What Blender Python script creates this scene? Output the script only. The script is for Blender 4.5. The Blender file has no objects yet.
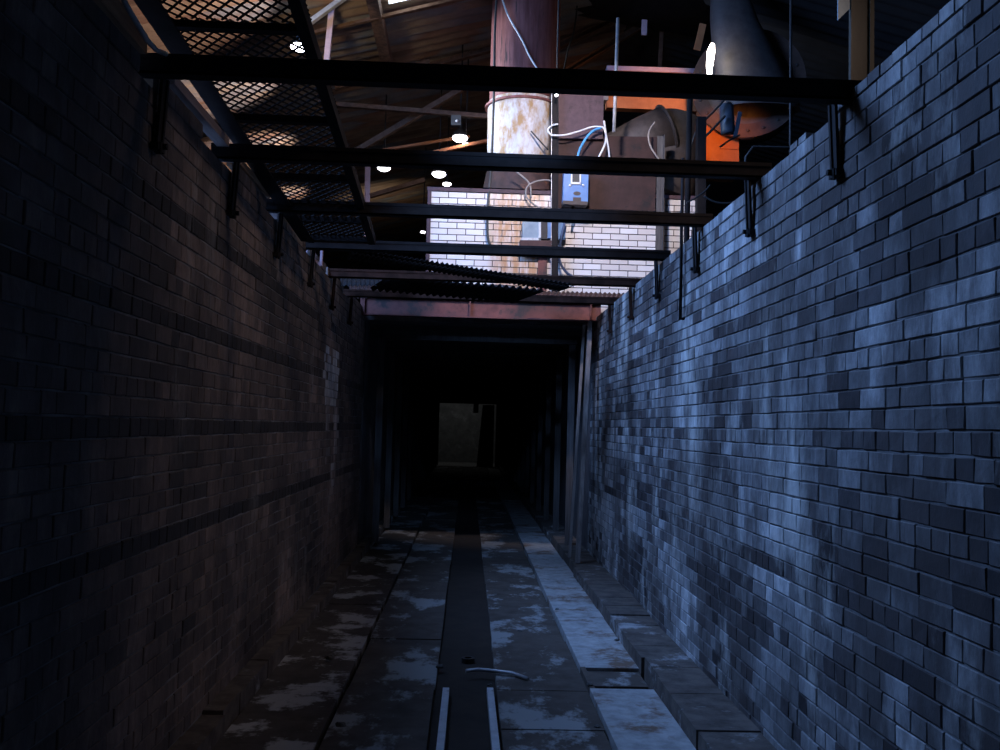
import bpy, math, random
from mathutils import Vector, Matrix, noise as mnoise

rnd = random.Random(7)
S = bpy.context.scene
COL = S.collection
R = math.radians

# ------------------------------------------------------------------ camera
EYE = 1.75
F = 940.0
cam_d = bpy.data.cameras.new('camera')
cam = bpy.data.objects.new('camera', cam_d)
COL.objects.link(cam)
cam_d.sensor_width = 36.0
cam_d.lens = F / 1000.0 * 36.0
cam_d.clip_start = 0.02
cam_d.clip_end = 200
CR = Matrix.Rotation(R(-1.87), 3, 'Z') @ Matrix.Rotation(R(90 + 3.15), 3, 'X') @ Matrix.Rotation(R(1.5), 3, 'Z')
cam.matrix_world = Matrix.Translation((0, 0, EYE)) @ CR.to_4x4()
S.camera = cam


def ray(px, py):
    return CR @ Vector(((px - 500) / F, (375 - py) / F, -1.0))


def at(px, py, Y):
    """the world point at distance Y down the pit whose image is (px, py)"""
    d = ray(px, py)
    return Vector((0, 0, EYE)) + d * (Y / d.y)


def at_z(px, py, z):
    d = ray(px, py)
    return Vector((0, 0, EYE)) + d * ((z - EYE) / d.z)


# ------------------------------------------------------------------ mesh builder
class MB:
    def __init__(self):
        self.v, self.f, self.t, self.s = [], [], [], []
        self.tone = 0.5
        self.smooth = False

    def face(self, idx):
        self.f.append(idx)
        self.t.append(self.tone)
        self.s.append(self.smooth)

    def quad(self, a, b, c, d):
        n = len(self.v)
        self.v += [Vector(a), Vector(b), Vector(c), Vector(d)]
        self.face((n, n + 1, n + 2, n + 3))

    def hexa(self, p):
        """p: 8 points, bottom ring 0-3, top ring 4-7"""
        n = len(self.v)
        self.v += [Vector(q) for q in p]
        for q in ((0, 3, 2, 1), (4, 5, 6, 7), (0, 1, 5, 4), (1, 2, 6, 5), (2, 3, 7, 6), (3, 0, 4, 7)):
            self.face(tuple(n + k for k in q))

    def box(self, x0, x1, y0, y1, z0, z1):
        self.hexa([(x0, y0, z0), (x1, y0, z0), (x1, y1, z0), (x0, y1, z0),
                   (x0, y0, z1), (x1, y0, z1), (x1, y1, z1), (x0, y1, z1)])

    def bar(self, a, b, w, h, up=(0, 0, 1), off=(0, 0)):
        """rectangular bar from a to b, w sideways, h along up"""
        a, b = Vector(a), Vector(b)
        d = (b - a).normalized()
        up = Vector(up)
        s = d.cross(up)
        if s.length < 1e-4:
            s = d.cross(Vector((0, 1, 0)))
        s.normalize()
        u = s.cross(d).normalized()
        o = s * off[0] + u * off[1]
        a, b = a + o, b + o
        s, u = s * (w / 2), u * (h / 2)
        self.hexa([a - s - u, a + s - u, b + s - u, b - s - u, a - s + u, a + s + u, b + s + u, b - s + u])

    def angle(self, a, b, w, t=0.008, up=(0, 0, 1), flip=1):
        """L section bar: upright web and flange at its foot"""
        self.bar(a, b, t, w, up)
        self.bar(a, b, w, t, up, (flip * (w / 2 - t / 2), -w / 2 + t / 2))

    def prism(self, pts, n, h):
        """extrude the polygon pts by the vector n*h"""
        n = Vector(n).normalized() * h
        k = len(self.v)
        m = len(pts)
        self.v += [Vector(p) for p in pts] + [Vector(p) + n for p in pts]
        self.face(tuple(range(k + m - 1, k - 1, -1)))
        self.face(tuple(range(k + m, k + 2 * m)))
        for i in range(m):
            j = (i + 1) % m
            self.face((k + i, k + j, k + m + j, k + m + i))

    def tube(self, pts, r, seg=8, caps=True, smooth=True):
        pts = [Vector(p) for p in pts]
        rr = r if isinstance(r, (list, tuple)) else [r] * len(pts)
        rings = []
        prev = None
        for i, p in enumerate(pts):
            d = (pts[min(i + 1, len(pts) - 1)] - pts[max(i - 1, 0)]).normalized()
            if prev is None:
                s = d.cross(Vector((0, 0, 1)))
                if s.length < 1e-3:
                    s = d.cross(Vector((0, 1, 0)))
            else:
                s = prev - d * prev.dot(d)
            s.normalize()
            prev = s
            u = d.cross(s)
            n = len(self.v)
            for k in range(seg):
                a = 2 * math.pi * k / seg
                self.v.append(p + (s * math.cos(a) + u * math.sin(a)) * rr[i])
            rings.append(n)
        old = self.smooth
        self.smooth = smooth
        for a, b in zip(rings, rings[1:]):
            for k in range(seg):
                j = (k + 1) % seg
                self.face((a + k, a + j, b + j, b + k))
        self.smooth = old
        if caps:
            self.face(tuple(rings[0] + k for k in range(seg - 1, -1, -1)))
            self.face(tuple(rings[-1] + k for k in range(seg)))

    def lathe(self, base, axis, prof, seg=32, smooth=True, closed=False):
        """prof: (radius, distance along axis)"""
        base, axis = Vector(base), Vector(axis).normalized()
        s = axis.cross(Vector((0, 0, 1)))
        if s.length < 1e-3:
            s = Vector((1, 0, 0))
        s.normalize()
        u = axis.cross(s)
        rings = []
        for r, h in prof:
            n = len(self.v)
            for k in range(seg):
                a = 2 * math.pi * k / seg
                self.v.append(base + axis * h + (s * math.cos(a) + u * math.sin(a)) * max(r, 1e-4))
            rings.append(n)
        old = self.smooth
        self.smooth = smooth
        pairs = list(zip(rings, rings[1:]))
        if closed:
            pairs.append((rings[-1], rings[0]))
        for a, b in pairs:
            for k in range(seg):
                j = (k + 1) % seg
                self.face((a + k, a + j, b + j, b + k))
        self.smooth = old

    def blob(self, c, rx, ry, rz, seed, seg=8, rough=0.25):
        """a lump of rubble"""
        c = Vector(c)
        n = len(self.v)
        rows = 5
        for i in range(rows + 1):
            th = math.pi * i / rows
            for k in range(seg):
                a = 2 * math.pi * k / seg
                d = Vector((math.sin(th) * math.cos(a), math.sin(th) * math.sin(a), math.cos(th)))
                q = 1 + rough * mnoise.noise(d * 1.7 + Vector((seed, seed * 2, 0)))
                self.v.append(c + Vector((d.x * rx, d.y * ry, d.z * rz)) * q)
        for i in range(rows):
            for k in range(seg):
                j = (k + 1) % seg
                self.face((n + i * seg + k, n + (i + 1) * seg + k, n + (i + 1) * seg + j, n + i * seg + j))

    def build(self, name, material, parent=None, loc=None):
        if parent is not None:
            o = Vector((0, 0, 0))
            q = parent
            while q is not None:
                o += q.location
                q = q.parent
        else:
            o = Vector(loc) if loc is not None else Vector((0, 0, 0))
        me = bpy.data.meshes.new(name)
        me.from_pydata([tuple(p - o) for p in self.v], [], self.f)
        at_ = me.attributes.new('tone', 'FLOAT', 'FACE')
        at_.data.foreach_set('value', self.t)
        me.polygons.foreach_set('use_smooth', self.s)
        me.materials.append(material)
        me.validate()
        me.update()
        ob = bpy.data.objects.new(name, me)
        COL.objects.link(ob)
        if parent is not None:
            ob.parent = parent
        elif loc is not None:
            ob.location = loc
        return ob


def thing(name, label, cat, loc, group=None):
    o = bpy.data.objects.new(name, None)
    o.empty_display_size = 0.1
    COL.objects.link(o)
    o.location = loc
    tag(o, label, cat, group)
    return o


def tag(o, label, cat, group=None, kind=None):
    o['label'] = label
    o['category'] = cat
    if group:
        o['group'] = group
    if kind:
        o['kind'] = kind
    return o


def struct(name, mb, m, label=None):
    o = mb.build(name, m)
    o['kind'] = 'structure'
    if label:
        o['label'] = label
    return o


def copy_thing(root, offset, label):
    r = root.copy()
    COL.objects.link(r)
    r.location = root.location + Vector(offset)
    r['label'] = label
    for ch in list(root.children):
        c = ch.copy()
        COL.objects.link(c)
        c.parent = r
        for g in list(ch.children):
            k = g.copy()
            COL.objects.link(k)
            k.parent = c
    return r


# ------------------------------------------------------------------ materials
def ramp(nt, fac, stops):
    n = nt.nodes.new('ShaderNodeValToRGB')
    e = n.color_ramp.elements
    while len(e) < len(stops):
        e.new(0.5)
    for k, (p, c) in enumerate(stops):
        e[k].position = p
        e[k].color = (*c, 1) if len(c) == 3 else c
    nt.links.new(fac, n.inputs['Fac'])
    return n.outputs['Color']


def noise_n(nt, vec, scale, detail=4, rough=0.6, stretch=None):
    if stretch:
        mp = nt.nodes.new('ShaderNodeMapping')
        mp.inputs['Scale'].default_value = stretch
        nt.links.new(vec, mp.inputs['Vector'])
        vec = mp.outputs['Vector']
    n = nt.nodes.new('ShaderNodeTexNoise')
    n.inputs['Scale'].default_value = scale
    n.inputs['Detail'].default_value = detail
    n.inputs['Roughness'].default_value = rough
    nt.links.new(vec, n.inputs['Vector'])
    return n.outputs['Fac']


def mix(nt, fac, a, b, mode='MIX'):
    n = nt.nodes.new('ShaderNodeMix')
    n.data_type = 'RGBA'
    n.blend_type = mode
    if isinstance(fac, float):
        n.inputs[0].default_value = fac
    else:
        nt.links.new(fac, n.inputs[0])
    for k, q in ((6, a), (7, b)):
        if isinstance(q, (tuple, list)):
            n.inputs[k].default_value = (*q, 1)
        else:
            nt.links.new(q, n.inputs[k])
    return n.outputs[2]


def new_mat(name):
    m = bpy.data.materials.new(name)
    m.use_nodes = True
    nt = m.node_tree
    b = nt.nodes['Principled BSDF']
    tc = nt.nodes.new('ShaderNodeTexCoord')
    return m, nt, b, tc.outputs['Object']


def bump(nt, b, h, strength, dist=0.01):
    n = nt.nodes.new('ShaderNodeBump')
    n.inputs['Strength'].default_value = strength
    n.inputs['Distance'].default_value = dist
    nt.links.new(h, n.inputs['Height'])
    nt.links.new(n.outputs['Normal'], b.inputs['Normal'])


def surf(name, c1, c2, scale=6.0, rough=0.7, metal=0.0, stretch=None, c3=None, s3=3.0, at3=(0.55, 0.65),
         st3=None, bmp=0.2, spec=0.5):
    """two-tone mottled surface with an optional third tone in patches"""
    m, nt, b, vec = new_mat(name)
    f = noise_n(nt, vec, scale, 5, 0.65, stretch)
    c = ramp(nt, f, [(0.35, c1), (0.65, c2)])
    if c3:
        g = noise_n(nt, vec, s3, 6, 0.7, st3)
        k = ramp(nt, g, [(at3[0], (0, 0, 0)), (at3[1], (1, 1, 1))])
        c = mix(nt, k, c, c3)
    nt.links.new(c, b.inputs['Base Color'])
    b.inputs['Roughness'].default_value = rough
    b.inputs['Metallic'].default_value = metal
    b.inputs['Specular IOR Level'].default_value = spec
    if bmp:
        bump(nt, b, f, bmp)
    return m


def glow(name, color, strength):
    m, nt, b, vec = new_mat(name)
    b.inputs['Base Color'].default_value = (*color, 1)
    b.inputs['Emission Color'].default_value = (*color, 1)
    b.inputs['Emission Strength'].default_value = strength
    return m


def brick_mat(name, stops, pale, pale_at, soot_at, soot_c, run_scale=1.5):
    m, nt, b, vec = new_mat(name)
    a = nt.nodes.new('ShaderNodeAttribute')
    a.attribute_name = 'tone'
    c = ramp(nt, a.outputs['Fac'], stops)
    fine = noise_n(nt, vec, 13, 6, 0.75, (1, 1, 0.55))
    c = mix(nt, 0.75, c, ramp(nt, fine, [(0.32, (0.3, 0.3, 0.31)), (0.68, (1.15, 1.15, 1.15))]), 'MULTIPLY')
    # limewash and salt runs with a shape of their own
    st = noise_n(nt, vec, run_scale, 8, 0.72, (1, 1.5, 0.62))
    k = ramp(nt, st, [(pale_at[0], (0, 0, 0)), (pale_at[1], (1, 1, 1))])
    c = mix(nt, k, c, mix(nt, 0.8, c, pale))
    # old soot and damp stains
    mp = nt.nodes.new('ShaderNodeMapping')
    mp.inputs['Location'].default_value = (3.1, 7.7, 1.9)
    nt.links.new(vec, mp.inputs['Vector'])
    so = noise_n(nt, mp.outputs['Vector'], 1.0, 7, 0.7, (1, 1.6, 0.5))
    k2 = ramp(nt, so, [(soot_at[0], (1, 1, 1)), (soot_at[1], (0, 0, 0))])
    c = mix(nt, k2, c, mix(nt, 0.72, c, soot_c))
    nt.links.new(c, b.inputs['Base Color'])
    b.inputs['Roughness'].default_value = 0.75
    b.inputs['Specular IOR Level'].default_value = 0.3
    bump(nt, b, fine, 0.5, 0.008)
    return m


M = {}
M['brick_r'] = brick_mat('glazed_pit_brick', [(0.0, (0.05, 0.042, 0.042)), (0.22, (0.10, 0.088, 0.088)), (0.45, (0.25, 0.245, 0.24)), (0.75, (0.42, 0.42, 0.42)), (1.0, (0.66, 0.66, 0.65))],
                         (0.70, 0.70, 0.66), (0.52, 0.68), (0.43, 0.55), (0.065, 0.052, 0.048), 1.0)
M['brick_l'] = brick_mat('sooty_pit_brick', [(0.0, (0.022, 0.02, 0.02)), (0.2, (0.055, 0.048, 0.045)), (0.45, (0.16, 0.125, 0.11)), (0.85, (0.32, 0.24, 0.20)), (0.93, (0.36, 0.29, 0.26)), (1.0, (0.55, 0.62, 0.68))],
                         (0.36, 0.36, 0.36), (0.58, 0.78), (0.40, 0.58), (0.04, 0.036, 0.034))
M['mortar'] = surf('old_mortar', (0.05, 0.05, 0.05), (0.24, 0.24, 0.24), 3, 0.95)
M['kiln_brick'] = None
M['concrete'] = surf('worn_concrete', (0.06, 0.046, 0.036), (0.105, 0.084, 0.068), 5, 0.9, c3=(0.30, 0.30, 0.29), s3=1.1, at3=(0.52, 0.58), st3=(1.5, 0.9, 1), bmp=0.3)
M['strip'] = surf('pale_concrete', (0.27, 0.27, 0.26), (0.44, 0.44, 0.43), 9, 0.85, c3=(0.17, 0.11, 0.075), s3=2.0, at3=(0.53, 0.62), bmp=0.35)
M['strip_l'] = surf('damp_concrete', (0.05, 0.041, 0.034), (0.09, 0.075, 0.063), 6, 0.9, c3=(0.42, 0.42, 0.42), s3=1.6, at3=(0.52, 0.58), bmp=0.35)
M['gutter'] = surf('gutter_dirt', (0.018, 0.012, 0.008), (0.032, 0.022, 0.015), 4, 0.9, bmp=0.3)
M['kerb'] = surf('kerb_concrete', (0.06, 0.048, 0.04), (0.14, 0.115, 0.098), 7, 0.9, c3=(0.36, 0.36, 0.36), s3=1.8, at3=(0.58, 0.66), bmp=0.5)
M['black'] = surf('blackened_steel', (0.016, 0.0145, 0.014), (0.038, 0.033, 0.031), 20, 0.65, 0.0, bmp=0.25)
M['brown'] = surf('brown_rusted_steel', (0.055, 0.025, 0.022), (0.092, 0.044, 0.038), 9, 0.8, 0.0, c3=(0.028, 0.018, 0.018), s3=4)
M['soot'] = surf('sooted_steel', (0.012, 0.01, 0.01), (0.022, 0.018, 0.018), 9, 0.8, 0.0, spec=0.2)
M['dim_steel'] = surf('dim_grey_steel', (0.045, 0.042, 0.042), (0.10, 0.095, 0.095), 9, 0.6, 0.0, (3, 3, 0.4))
M['purple'] = surf('oxide_painted_steel', (0.06, 0.033, 0.042), (0.095, 0.052, 0.062), 12, 0.7, 0.0, c3=(0.045, 0.026, 0.03), s3=5)
M['red'] = surf('red_lead_steel', (0.10, 0.032, 0.026), (0.26, 0.08, 0.06), 6, 0.7, 0.0, c3=(0.04, 0.025, 0.022), s3=3, at3=(0.48, 0.62))
M['rust_pipe'] = surf('streaked_rust', (0.17, 0.05, 0.042), (0.32, 0.12, 0.105), 5, 0.6, 0.2, (2.5, 2.5, 0.25), c3=(0.05, 0.03, 0.03), s3=4, st3=(3, 3, 0.3), at3=(0.57, 0.68))
M['base_rust'] = surf('dark_base_rust', (0.03, 0.018, 0.018), (0.08, 0.04, 0.034), 5, 0.7, 0, c3=(0.2, 0.08, 0.04), s3=3, at3=(0.58, 0.68))
M['sleeve'] = surf('flaking_white_paint', (0.54, 0.56, 0.60), (0.68, 0.68, 0.69), 5, 0.55, 0, (1.2, 1.2, 0.6), c3=(0.40, 0.25, 0.11), s3=6.0, st3=(1.4, 1.4, 0.6), at3=(0.42, 0.62))
M['duct'] = surf('dull_duct_steel', (0.045, 0.034, 0.03), (0.08, 0.062, 0.055), 7, 0.65, 0.0, c3=(0.16, 0.14, 0.12), s3=3, at3=(0.62, 0.72))
M['fan'] = surf('grey_fan_paint', (0.075, 0.068, 0.068), (0.11, 0.10, 0.10), 8, 0.55, 0.0)
M['orange'] = surf('orange_lit_steel', (0.5, 0.17, 0.06), (0.6, 0.22, 0.08), 8, 0.7)  # orange lamp glow put into the base colour
M['galv'] = surf('galvanised_steel', (0.35, 0.35, 0.36), (0.5, 0.5, 0.5), 14, 0.5, 0.4)
M['pinkpost'] = surf('pinkish_steel', (0.5, 0.36, 0.42), (0.65, 0.48, 0.54), 10, 0.7)  # pink tint of the lit steel put into the base colour
M['blue'] = surf('blue_enamel', (0.07, 0.18, 0.42), (0.09, 0.23, 0.5), 8, 0.45)
M['paleblue'] = surf('pale_blue_enamel', (0.16, 0.23, 0.29), (0.24, 0.32, 0.38), 8, 0.5, c3=(0.14, 0.09, 0.05), s3=8, at3=(0.62, 0.7))
M['ring'] = surf('red_oxide_ring', (0.07, 0.04, 0.03), (0.10, 0.06, 0.045), 8, 0.7)
M['motor'] = surf('dark_blue_motor_paint', (0.05, 0.07, 0.10), (0.08, 0.105, 0.14), 8, 0.4)
M['white_cable'] = surf('white_cable', (0.62, 0.62, 0.62), (0.75, 0.75, 0.75), 8, 0.5, bmp=0)
M['blue_cable'] = surf('blue_cable', (0.06, 0.28, 0.6), (0.08, 0.34, 0.68), 8, 0.5, bmp=0)
M['navy_cable'] = surf('navy_cable', (0.03, 0.05, 0.11), (0.04, 0.07, 0.15), 8, 0.5, bmp=0)
M['grey_cable'] = surf('grey_cable', (0.22, 0.2, 0.18), (0.32, 0.28, 0.26), 8, 0.6, bmp=0)
M['rubber'] = surf('black_cable', (0.03, 0.03, 0.03), (0.05, 0.05, 0.05), 8, 0.6, bmp=0)
M['purlin'] = surf('rusty_purlin_steel', (0.06, 0.035, 0.025), (0.20, 0.11, 0.075), 9, 0.8, 0)
M['strut'] = surf('rusty_roof_steel', (0.10, 0.055, 0.035), (0.19, 0.11, 0.075), 9, 0.85, 0, spec=0.1)
M['timber'] = surf('weathered_timber', (0.26, 0.13, 0.07), (0.42, 0.23, 0.12), 6, 0.85, 0, (6, 0.5, 6))
M['timber_pale'] = surf('pale_timber', (0.36, 0.26, 0.23), (0.5, 0.38, 0.34), 6, 0.85, 0, (6, 0.5, 6))
M['timber_old'] = surf('grey_timber', (0.12, 0.1, 0.09), (0.24, 0.2, 0.18), 5, 0.9, 0, (6, 6, 0.4))
M['frame_steel'] = surf('dull_frame_steel', (0.045, 0.04, 0.038), (0.09, 0.08, 0.075), 5, 0.9, 0, (6, 6, 0.4), spec=0.2)
M['sheet'] = surf('dark_rusty_sheet', (0.03, 0.013, 0.011), (0.052, 0.023, 0.02), 5, 0.8, 0.0, c3=(0.018, 0.012, 0.012), s3=3)
M['olive'] = surf('olive_painted_steel', (0.024, 0.019, 0.009), (0.034, 0.027, 0.013), 6, 0.6, 0, (3, 3, 0.5))
M['olive_pale'] = surf('pale_olive_paint', (0.04, 0.034, 0.02), (0.07, 0.06, 0.035), 6, 0.6, 0, (3, 3, 0.5))  # paler olive for the column's right flange
M['iron_bar'] = surf('bright_flat_bar', (0.48, 0.5, 0.52), (0.6, 0.62, 0.64), 14, 0.6, 0.0, c3=(0.2, 0.18, 0.17), s3=5, at3=(0.6, 0.68))
M['hall_dark'] = surf('dark_cladding', (0.02, 0.018, 0.017), (0.035, 0.03, 0.028), 2, 0.9)  # unlit darkness of the hall and right roof slope put into the colour
M['plaster'] = surf('rough_render', (0.2, 0.2, 0.2), (0.32, 0.32, 0.31), 3, 0.95, c3=(0.42, 0.42, 0.42), s3=2)
M['tunnel'] = surf('tunnel_brick', (0.05, 0.045, 0.045), (0.10, 0.09, 0.09), 4, 0.9)
M['rubble'] = surf('rubble', (0.07, 0.065, 0.06), (0.16, 0.15, 0.14), 14, 0.9)
M['lamp'] = glow('lamp_glass', (0.93, 0.92, 1.0), 14)
M['glow_warm'] = glow('warm_glow', (1.0, 0.9, 0.82), 16)
M['sky'] = glow('skylight_glass', (0.75, 0.88, 1.0), 5)


def roof_material():
    m, nt, b, vec = new_mat('mottled_corrugated_roofing')
    sheet = noise_n(nt, vec, 0.8, 2, 0.4, (0.5, 1.6, 1))
    c = ramp(nt, sheet, [(0.30, (0.14, 0.075, 0.045)), (0.42, (0.30, 0.21, 0.14)), (0.5, (0.22, 0.12, 0.075)), (0.56, (0.20, 0.21, 0.23)), (0.62, (0.33, 0.25, 0.18)), (0.7, (0.16, 0.09, 0.06))])
    f = noise_n(nt, vec, 5, 5, 0.7, (0.6, 2, 1))
    c = mix(nt, 0.55, c, ramp(nt, f, [(0.3, (0.3, 0.28, 0.27)), (0.7, (1, 1, 1))]), 'MULTIPLY')
    nt.links.new(c, b.inputs['Base Color'])
    b.inputs['Roughness'].default_value = 0.6
    return m


M['roof'] = roof_material()


def kiln_material(ox=0.0):
    m, nt, b, vec = new_mat('white_glazed_kiln_brick')
    a = nt.nodes.new('ShaderNodeAttribute')
    a.attribute_name = 'tone'
    c = ramp(nt, a.outputs['Fac'], [(0, (0.70, 0.64, 0.60)), (1, (0.85, 0.83, 0.82))])
    # rust runs below the stack: confined to the stretch of wall beneath it
    sx = nt.nodes.new('ShaderNodeSeparateXYZ')
    nt.links.new(vec, sx.inputs[0])
    band = nt.nodes.new('ShaderNodeMapRange')
    band.inputs[1].default_value = 0.18 - ox
    band.inputs[2].default_value = 0.34 - ox
    nt.links.new(sx.outputs['X'], band.inputs[0])
    band2 = nt.nodes.new('ShaderNodeMapRange')
    band2.inputs[1].default_value = 1.15 - ox
    band2.inputs[2].default_value = 0.85 - ox
    nt.links.new(sx.outputs['X'], band2.inputs[0])
    f = noise_n(nt, vec, 5, 6, 0.7, (2.5, 1, 0.6))
    k = nt.nodes.new('ShaderNodeMath')
    k.operation = 'MULTIPLY'
    nt.links.new(band.outputs[0], k.inputs[0])
    nt.links.new(band2.outputs[0], k.inputs[1])
    k2 = nt.nodes.new('ShaderNodeMath')
    k2.operation = 'MULTIPLY'
    nt.links.new(k.outputs[0], k2.inputs[0])
    nt.links.new(ramp(nt, f, [(0.26, (0, 0, 0)), (0.56, (0.9, 0.9, 0.9))]), k2.inputs[1])
    c = mix(nt, k2.outputs[0], c, (0.50, 0.24, 0.08))
    nt.links.new(c, b.inputs['Base Color'])
    b.inputs['Roughness'].default_value = 0.4
    return m



# ------------------------------------------------------------------ pit dimensions
XL, XR = -1.44, 1.67          # wall faces
YT = 12.45                    # mouth of the tunnel
YE = 41.0                     # far end of the tunnel
HC = 0.086                    # height of a brick course
Y0 = 0.4                      # near end of what is built


def brick_face(mb, x, side, y0, y1, z0, n_courses, tone_fn, header_fn, top_gap=None, seed=1):
    """courses of single bricks on a wall face at x; side = -1 when the face looks to -X"""
    rr = random.Random(seed)
    for c in range(n_courses):
        za, zb = z0 + c * HC, z0 + (c + 1) * HC - 0.0075
        head = header_fn(c)
        L0 = 0.12 if head else 0.24
        y = y0 - rr.random() * L0 if c % 2 else y0 - 0.5 * L0 * rr.random()
        while y < y1:
            L = L0 * rr.uniform(0.92, 1.06)
            if not head and rr.random() < 0.22:
                L = 0.12
            if top_gap and top_gap(c, y, y + L):
                y += L
                continue
            ya, yb = max(y, y0), min(y + L - rr.uniform(0.002, 0.006), y1)
            if yb - ya > 0.02:
                p = side * (0.0065 + rr.uniform(-0.0025, 0.0025))
                q = [rr.uniform(-0.002, 0.002) for _ in range(4)]
                e = [rr.uniform(-0.0025, 0.0025) for _ in range(4)]
                bv = 0.0035
                mb.tone = tone_fn(c, y, rr)
                xf = [x + p + t for t in q]
                xb = x - side * 0.02
                n = len(mb.v)
                mb.v += [Vector(t) for t in (
                    (xb, ya, za + e[0]), (xb, yb, za + e[1]), (xb, yb, zb + e[2]), (xb, ya, zb + e[3]),
                    (xf[0] - side * bv, ya, za + e[0]), (xf[1] - side * bv, yb, za + e[1]), (xf[2] - side * bv, yb, zb + e[2]), (xf[3] - side * bv, ya, zb + e[3]),
                    (xf[0], ya + bv, za + e[0] + bv), (xf[1], yb - bv, za + e[1] + bv), (xf[2], yb - bv, zb + e[2] - bv), (xf[3], ya + bv, zb + e[3] - bv))]
                fs = [(0, 1, 5, 4), (1, 2, 6, 5), (2, 3, 7, 6), (3, 0, 4, 7), (4, 5, 9, 8), (5, 6, 10, 9), (6, 7, 11, 10), (7, 4, 8, 11), (8, 9, 10, 11)]
                for f in fs:
                    f = f if side > 0 else f[::-1]
                    mb.face(tuple(n + k for k in f))
            y += L
    mb.tone = 0.5


# right wall ---------------------------------------------------------
NR = 37
ZR = 3.242 - NR * HC


def tone_r(c, y, rr):
    z = ZR + c * HC
    n1 = mnoise.noise(Vector((y * 0.9, z * 0.55, 4.0)))
    n2 = mnoise.noise(Vector((y * 0.5, z * 2.2, 9.0)))
    t = 0.50 + 0.5 * n1 + 0.6 * n2 + rr.uniform(-0.28, 0.28)
    if rr.random() < 0.14:
        t -= 0.3
    if c == 11:                            # a course of dark bricks, patchy
        t = rr.uniform(0.0, 0.3) if mnoise.noise(Vector((y * 0.9, 3.0, 0))) > -0.1 else t
    if c in (19, 27, 30) and mnoise.noise(Vector((y * 0.8, c, 0))) > 0.0:
        t = rr.uniform(0.05, 0.3)
    return min(max(t, 0.0), 1.0)


def gap_r(c, a, b):
    if c == NR - 1:
        return any(a < q < b or a < q + 0.2 < b for q in ())
    return False


mb = MB()
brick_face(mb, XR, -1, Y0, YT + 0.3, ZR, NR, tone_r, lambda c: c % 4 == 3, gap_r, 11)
# the near stretch carries one more thin course
rr = random.Random(3)
y = Y0
while y < 4.2:
    L = 0.118 * rr.uniform(0.92, 1.1)
    mb.tone = rr.uniform(0.2, 0.9)
    mb.box(XR - 0.008 + rr.uniform(-.003, .003), XR + 0.11, y, min(y + L - 0.009, 4.22), 3.242, 3.242 + 0.048 + rr.uniform(-.006, .004))
    y += L
for ya in (4.62, 4.75):
    mb.tone = 0.55
    mb.box(XR - 0.006, XR + 0.1, ya, ya + 0.105, 3.242, 3.275)
wr = struct('wall_right', mb, M['brick_r'], 'right-hand brick wall of the pit, lit blue from above')
mb = MB()
mb.box(XR, XR + 0.42, Y0, YT + 0.3, -0.3, 3.235)
o = mb.build('wall_mortar', M['mortar'], wr)

# left wall ----------------------------------------------------------
NL = 37
ZL = 3.30 - NL * HC
BANDS = {}
for c in range(NL):
    zc = ZL + (c + 0.5) * HC - EYE
    for hb in (1.02, 0.44, -0.02, -0.52):
        if abs(zc - hb) < HC * 0.5:
            BANDS[c] = hb


def tone_l(c, y, rr):
    z = ZL + c * HC
    n1 = mnoise.noise(Vector((y * 1.1, z * 0.8, 14.0)))
    n2 = mnoise.noise(Vector((y * 0.6, z * 2.5, 19.0)))
    t = 0.52 + 0.36 * n1 + 0.3 * n2 + rr.uniform(-0.17, 0.17)
    if c in BANDS:
        t = rr.uniform(0.0, 0.14) + max(0.0, y - 7.5) * 0.05
        if mnoise.noise(Vector((y * 0.7, c, 2))) > 0.35:
            t += 0.25
    # a patch of pale bluish bricks near the far end
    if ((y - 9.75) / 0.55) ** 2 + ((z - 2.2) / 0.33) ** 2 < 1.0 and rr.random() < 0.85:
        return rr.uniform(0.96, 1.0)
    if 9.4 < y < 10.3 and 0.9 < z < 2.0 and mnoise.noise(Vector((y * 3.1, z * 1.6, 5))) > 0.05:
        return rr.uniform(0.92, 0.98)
    return min(max(t, 0.0), 0.9)


def gap_l(c, a, b):
    if c == NL - 1:                       # broken bricks along the top
        if any(a < q + 0.11 and b > q - 0.03 for q in (4.05, 5.36, 6.68, 8.1)):
            return True
        return mnoise.noise(Vector((0.5 * (a + b) * 2.1, 9, 1))) > 0.22
    return False


mb = MB()
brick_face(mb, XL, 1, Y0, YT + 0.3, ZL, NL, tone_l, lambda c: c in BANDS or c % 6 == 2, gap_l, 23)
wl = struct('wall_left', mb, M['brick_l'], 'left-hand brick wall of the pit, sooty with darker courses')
mb = MB()
mb.box(XL - 0.42, XL, Y0, YT + 0.3, -0.3, 3.205)
mb.build('wall_mortar', M['mortar'], wl)

# floor --------------------------------------------------------------
GX0, GX1 = -0.175, 0.245
mb = MB()
mb.box(-3.5, 3.5, Y0 - 0.4, YE + 7, -0.5, -0.10)
struct('floor', mb, M['gutter'])
mb = MB()
mb.box(GX0 - 0.01, GX1 + 0.01, Y0, YE, -0.12, -0.035)
struct('floor_gutter', mb, M['gutter'], 'dark dirt-filled gutter down the middle of the floor')


def slabs(name, x0, x1, z, m, joints, label, holes=()):
    mb = MB()
    ys = [Y0] + list(joints) + [YE]
    rr = random.Random(hash(len(name)) % 97)
    for a, b in zip(ys, ys[1:]):
        if any(abs(a - h[0]) < 0.01 for h in holes):
            continue
        dz = rr.uniform(-0.006, 0.006)
        mb.box(x0 + rr.uniform(-.006, .006), x1 + rr.uniform(-.006, .006), a + 0.002, b - 0.002, -0.11, z + dz)
    o = struct(name, mb, m, label)
    return o


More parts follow.
